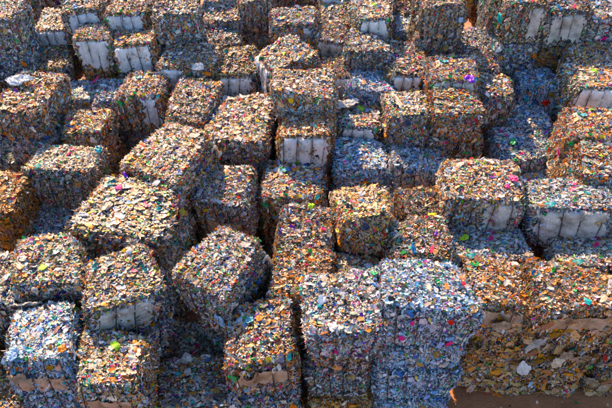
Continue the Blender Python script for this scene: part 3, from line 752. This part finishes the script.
BAGS = [
    ('plastic_bag', -5.028, 11.826, 3.082, 0.37, -0.06, 0.93, 0.103, 0.083, 0.20, 'cyan', 'cyan plastic bag at the corner of a bale, upper left'),
    ('plastic_bag', 4.412, 9.995, 3.886, 0.02, 0.05, 1.00, 0.081, 0.117, 0.70, 'magenta', 'magenta plastic bag on the big pale bale, right of centre'),
    ('plastic_bag', 4.236, 9.752, 3.885, 0.14, -0.07, 0.99, 0.054, 0.054, 0.30, 'pink', 'small pink bag just below the magenta bag'),
    ('plastic_bag', 4.095, 13.581, 3.919, 0.02, -0.20, 0.98, 0.107, 0.152, 0.80, 'violet', 'violet bag at the corner of a wired film front, upper right'),
    ('plastic_bag', 6.402, 14.060, 2.880, 0.04, -1.00, 0.08, 0.091, 0.102, 0.20, 'red', 'bright red bag low in the blue shaded slope at right'),
    ('plastic_bag', 2.674, 9.381, 3.401, 0.07, 0.54, 0.84, 0.090, 0.120, 0.10, 'yellow', 'yellow bag on top of the narrow bale right of centre'),
    ('plastic_bag', 2.658, 8.769, 3.508, 0.20, 0.18, 0.96, 0.069, 0.094, 0.40, 'violet', 'violet bag in front of the yellow bag'),
    ('plastic_bag', 3.342, 8.970, 3.152, -0.20, 0.02, 0.98, 0.071, 0.094, 0.90, 'lime', 'lime green bag below the big pale bale'),
    ('plastic_bag', 0.108, 9.541, 3.527, 0.11, -0.11, 0.99, 0.072, 0.080, 0.30, 'lime', 'lime green bag at the back of the narrow central row'),
    ('plastic_bag', -5.904, 15.180, 2.738, -0.60, 0.03, 0.80, 0.084, 0.159, 0.50, 'magenta', 'magenta bag on the flat blue shaded bale, upper left'),
    ('plastic_bag', -4.012, 9.919, 3.687, -0.01, 0.04, 1.00, 0.073, 0.084, 0.40, 'pink', 'pink bag on the long turned bale left of centre'),
    ('plastic_bag', -3.929, 10.330, 3.696, -0.61, -0.70, 0.38, 0.065, 0.096, 0.90, 'violet', 'violet bag just above the pink bag, left of centre'),
    ('plastic_bag', -3.778, 10.004, 3.666, 0.05, -0.03, 1.00, 0.046, 0.103, 0.20, 'orange', 'orange bag beside the pink bag, left of centre'),
    ('plastic_bag', -3.133, 9.928, 3.648, -0.51, -0.35, 0.79, 0.055, 0.109, 0.20, 'white', 'white bag on the right slope of the turned bale'),
    ('plastic_sheet', -3.379, 9.821, 3.632, 0.16, 0.07, 0.99, 0.036, 0.245, 0.20, 'cream', 'narrow cream sheet hanging on the turned bale, left of centre'),
    ('plastic_bag', 5.119, 15.324, 4.623, -0.94, -0.34, -0.03, 0.111, 0.147, 0.20, 'teal', 'teal bag at the top corner of the tall right stack'),
    ('plastic_bag', 7.060, 15.632, 4.694, -0.14, -0.01, 0.99, 0.112, 0.110, 0.10, 'orange', 'orange bag on top of the tall right stack'),
    ('plastic_bag', 5.313, 12.715, 2.585, 0.03, 0.04, 1.00, 0.076, 0.131, 0.50, 'green', 'green bag in the shaded dip right of centre'),
    ('plastic_bag', -4.239, 8.705, 3.049, -0.11, -0.97, -0.24, 0.053, 0.177, 0.40, 'red', 'red bag in the gap left of the turned speckled bale'),
    ('plastic_bag', -1.587, 6.854, 3.324, -0.49, -0.87, 0.03, 0.095, 0.175, 0.40, 'pale blue', 'pale blue bag on the dark front near the black gap'),
    ('plastic_sheet', -7.290, 13.705, 3.736, -0.07, 0.05, 1.00, 0.195, 0.327, 0.60, 'pale blue', 'pale blue sheet on the big bale at the upper left edge'),
    ('plastic_bag', -7.443, 12.638, 3.276, -0.06, -0.99, -0.10, 0.148, 0.102, -0.40, 'orange', 'orange sheet like bag on the left edge, upper half'),
    ('plastic_sheet', 2.272, 13.108, 3.595, -0.01, 0.09, 1.00, 0.064, 0.322, 0.10, 'cream', 'pale triangular sheet hanging over a bale front, upper centre'),
    ('plastic_sheet', -5.331, 7.204, 3.368, 0.03, -0.92, -0.40, 0.385, 0.143, 0.35, 'cream', 'long pale rope of twisted film across the left edge'),
    ('plastic_bag', -5.107, 6.008, 3.489, -0.37, -0.24, 0.90, 0.134, 0.111, -0.30, 'pale blue', 'pale blue crushed bag near the lower left corner'),
    ('plastic_bag', 4.515, 6.961, 1.402, -0.05, -1.00, 0.01, 0.142, 0.213, 0.20, 'white', 'crumpled white bag on the brown stack front above the soil'),
    ('plastic_sheet', 4.553, 6.964, 2.342, -0.06, -1.00, 0.01, 0.101, 0.288, -0.50, 'clear', 'cloudy clear sheet hanging down the brown stack front, lower right'),
    ('plastic_bag', 5.143, 6.960, 1.630, -0.07, -0.99, -0.09, 0.140, 0.194, 0.10, 'cream', 'cream crumpled bag right of the white bag, lower right'),
    ('plastic_sheet', 5.239, 6.962, 1.951, 0.09, -1.00, -0.05, 0.155, 0.153, 0.15, 'tan', 'wide tan sheet bulging from the corner stack, lower right'),
    ('plastic_sheet', 6.228, 7.112, 0.622, -0.57, -0.81, -0.12, 0.167, 0.152, 0.30, 'tan', 'tan sheet low on the corner stack just above the soil'),
    ('plastic_sheet', 3.754, 7.077, 2.848, -0.01, -1.00, -0.08, 0.164, 0.140, 0.00, 'tan', 'tan sheet stretched under the top edge right of the whitish blue bale'),
    ('plastic_sheet', -0.952, 5.818, 3.182, 0.03, -0.98, 0.21, 0.150, 0.091, 0.15, 'tan', 'tan strip of film across the bright bale at the bottom edge'),
    ('plastic_sheet', 1.064, 13.677, 3.030, -0.21, 0.04, 0.98, 0.156, 0.351, 0.30, 'white', 'crumpled white sheet slumped over the bale front, upper centre'),
    ('plastic_sheet', -4.964, 5.742, 3.163, -0.10, -0.97, 0.22, 0.194, 0.156, 0.20, 'tan', 'large tan sheet on the bale in the lower left corner'),
    ('plastic_bag', 1.851, 6.400, 3.882, 0.17, -0.97, 0.16, 0.045, 0.058, 0.30, 'magenta', 'upper magenta scrap on the whitish blue front bale'),
    ('plastic_bag', 1.721, 6.379, 3.461, -0.17, -0.96, -0.22, 0.053, 0.085, 0.30, 'pink', 'pink scrap at the left of the whitish blue front bale'),
    ('plastic_bag', 2.522, 6.394, 3.945, -0.07, -0.99, -0.08, 0.052, 0.090, 0.30, 'red', 'red scrap at the upper right of the whitish blue front bale'),
    ('plastic_bag', 2.604, 6.413, 3.220, 0.15, -0.97, -0.20, 0.062, 0.086, -0.30, 'magenta', 'lower magenta scrap on the whitish blue front bale'),
    ('plastic_bag', 1.230, 7.362, 4.042, -0.04, 0.36, 0.93, 0.062, 0.120, 0.30, 'green', 'green bag on the low peach bale by the central row'),
    ('plastic_bag', -4.254, 6.047, 3.570, 0.26, 0.03, 0.96, 0.074, 0.070, -0.60, 'orange', 'orange bag tucked between two front bales, lower left'),
    ('plastic_bag', -2.417, 6.973, 1.702, -0.13, 0.24, 0.96, 0.087, 0.130, 0.10, 'white', 'white bag on the shaded grey bale near the bottom edge'),
    ('plastic_sheet', -2.846, 14.727, 3.492, -0.15, -0.46, 0.87, 0.182, 0.109, 0.20, 'white', 'white scrap of sheet at the top left bale below paired fronts'),
]
for i, b in enumerate(BAGS):
    loose_piece(*b, 300 + i * 7)

# ------------------------------------------------------------------ ground
def ground():
    n = 160
    xs = np.concatenate([[-300, -80], np.linspace(-16, 16, n), [80, 300]])
    ys = np.concatenate([[-200, -40], np.linspace(-2, 26, n), [80, 400]])
    X, Y = np.meshgrid(xs, ys)
    P = np.stack([X.ravel(), Y.ravel(), np.zeros(X.size)], 1)
    P[:, 2] = 0.03 * vnoise(P, 3, 2.0) + 0.015 * vnoise(P, 4, 7.0) - 0.02
    idx = np.arange(X.size).reshape(X.shape)
    q = np.stack([idx[:-1, :-1], idx[:-1, 1:], idx[1:, 1:], idx[1:, :-1]], -1).reshape(-1, 4)
    o = link(bpy.data.objects.new('ground', make_mesh('ground', P, q, mat=M_SOIL, smooth=True)))
    tag(o, 'brown bare soil of the yard under the stacks', None, kind='structure')
ground()

# loose litter fallen between the stacks
def litter():
    rs = np.random.RandomState(8)
    k = 32000
    P = np.stack([rs.uniform(-12, 11, k), rs.uniform(4.5, 22, k), rs.uniform(0.0, 0.14, k)], 1)
    P = P[(P[:, 1] > 8.6) | (P[:, 0] < 1.0) | (rs.rand(k) < .10 * (P[:, 1] > 5.5))]; k = len(P)
    a = np.clip(np.exp(rs.normal(math.log(0.036), 0.4, k)), 0.012, 0.09); b = a * rs.uniform(.3, .8, k)
    V, F = flakes(P, np.array([0, 0, 1.0]) + rs.normal(0, .6, (k, 3)), rs.normal(size=(k, 3)), a, b, rs, .45)
    o = link(bpy.data.objects.new('loose_litter', make_mesh('loose_litter', V, F, np.repeat(pick_colours(k, 'm', rs), 4, axis=0), M_WASTE)))
    tag(o, 'scraps of loose plastic scattered on the soil between the stacks', 'litter', kind='stuff')
litter()
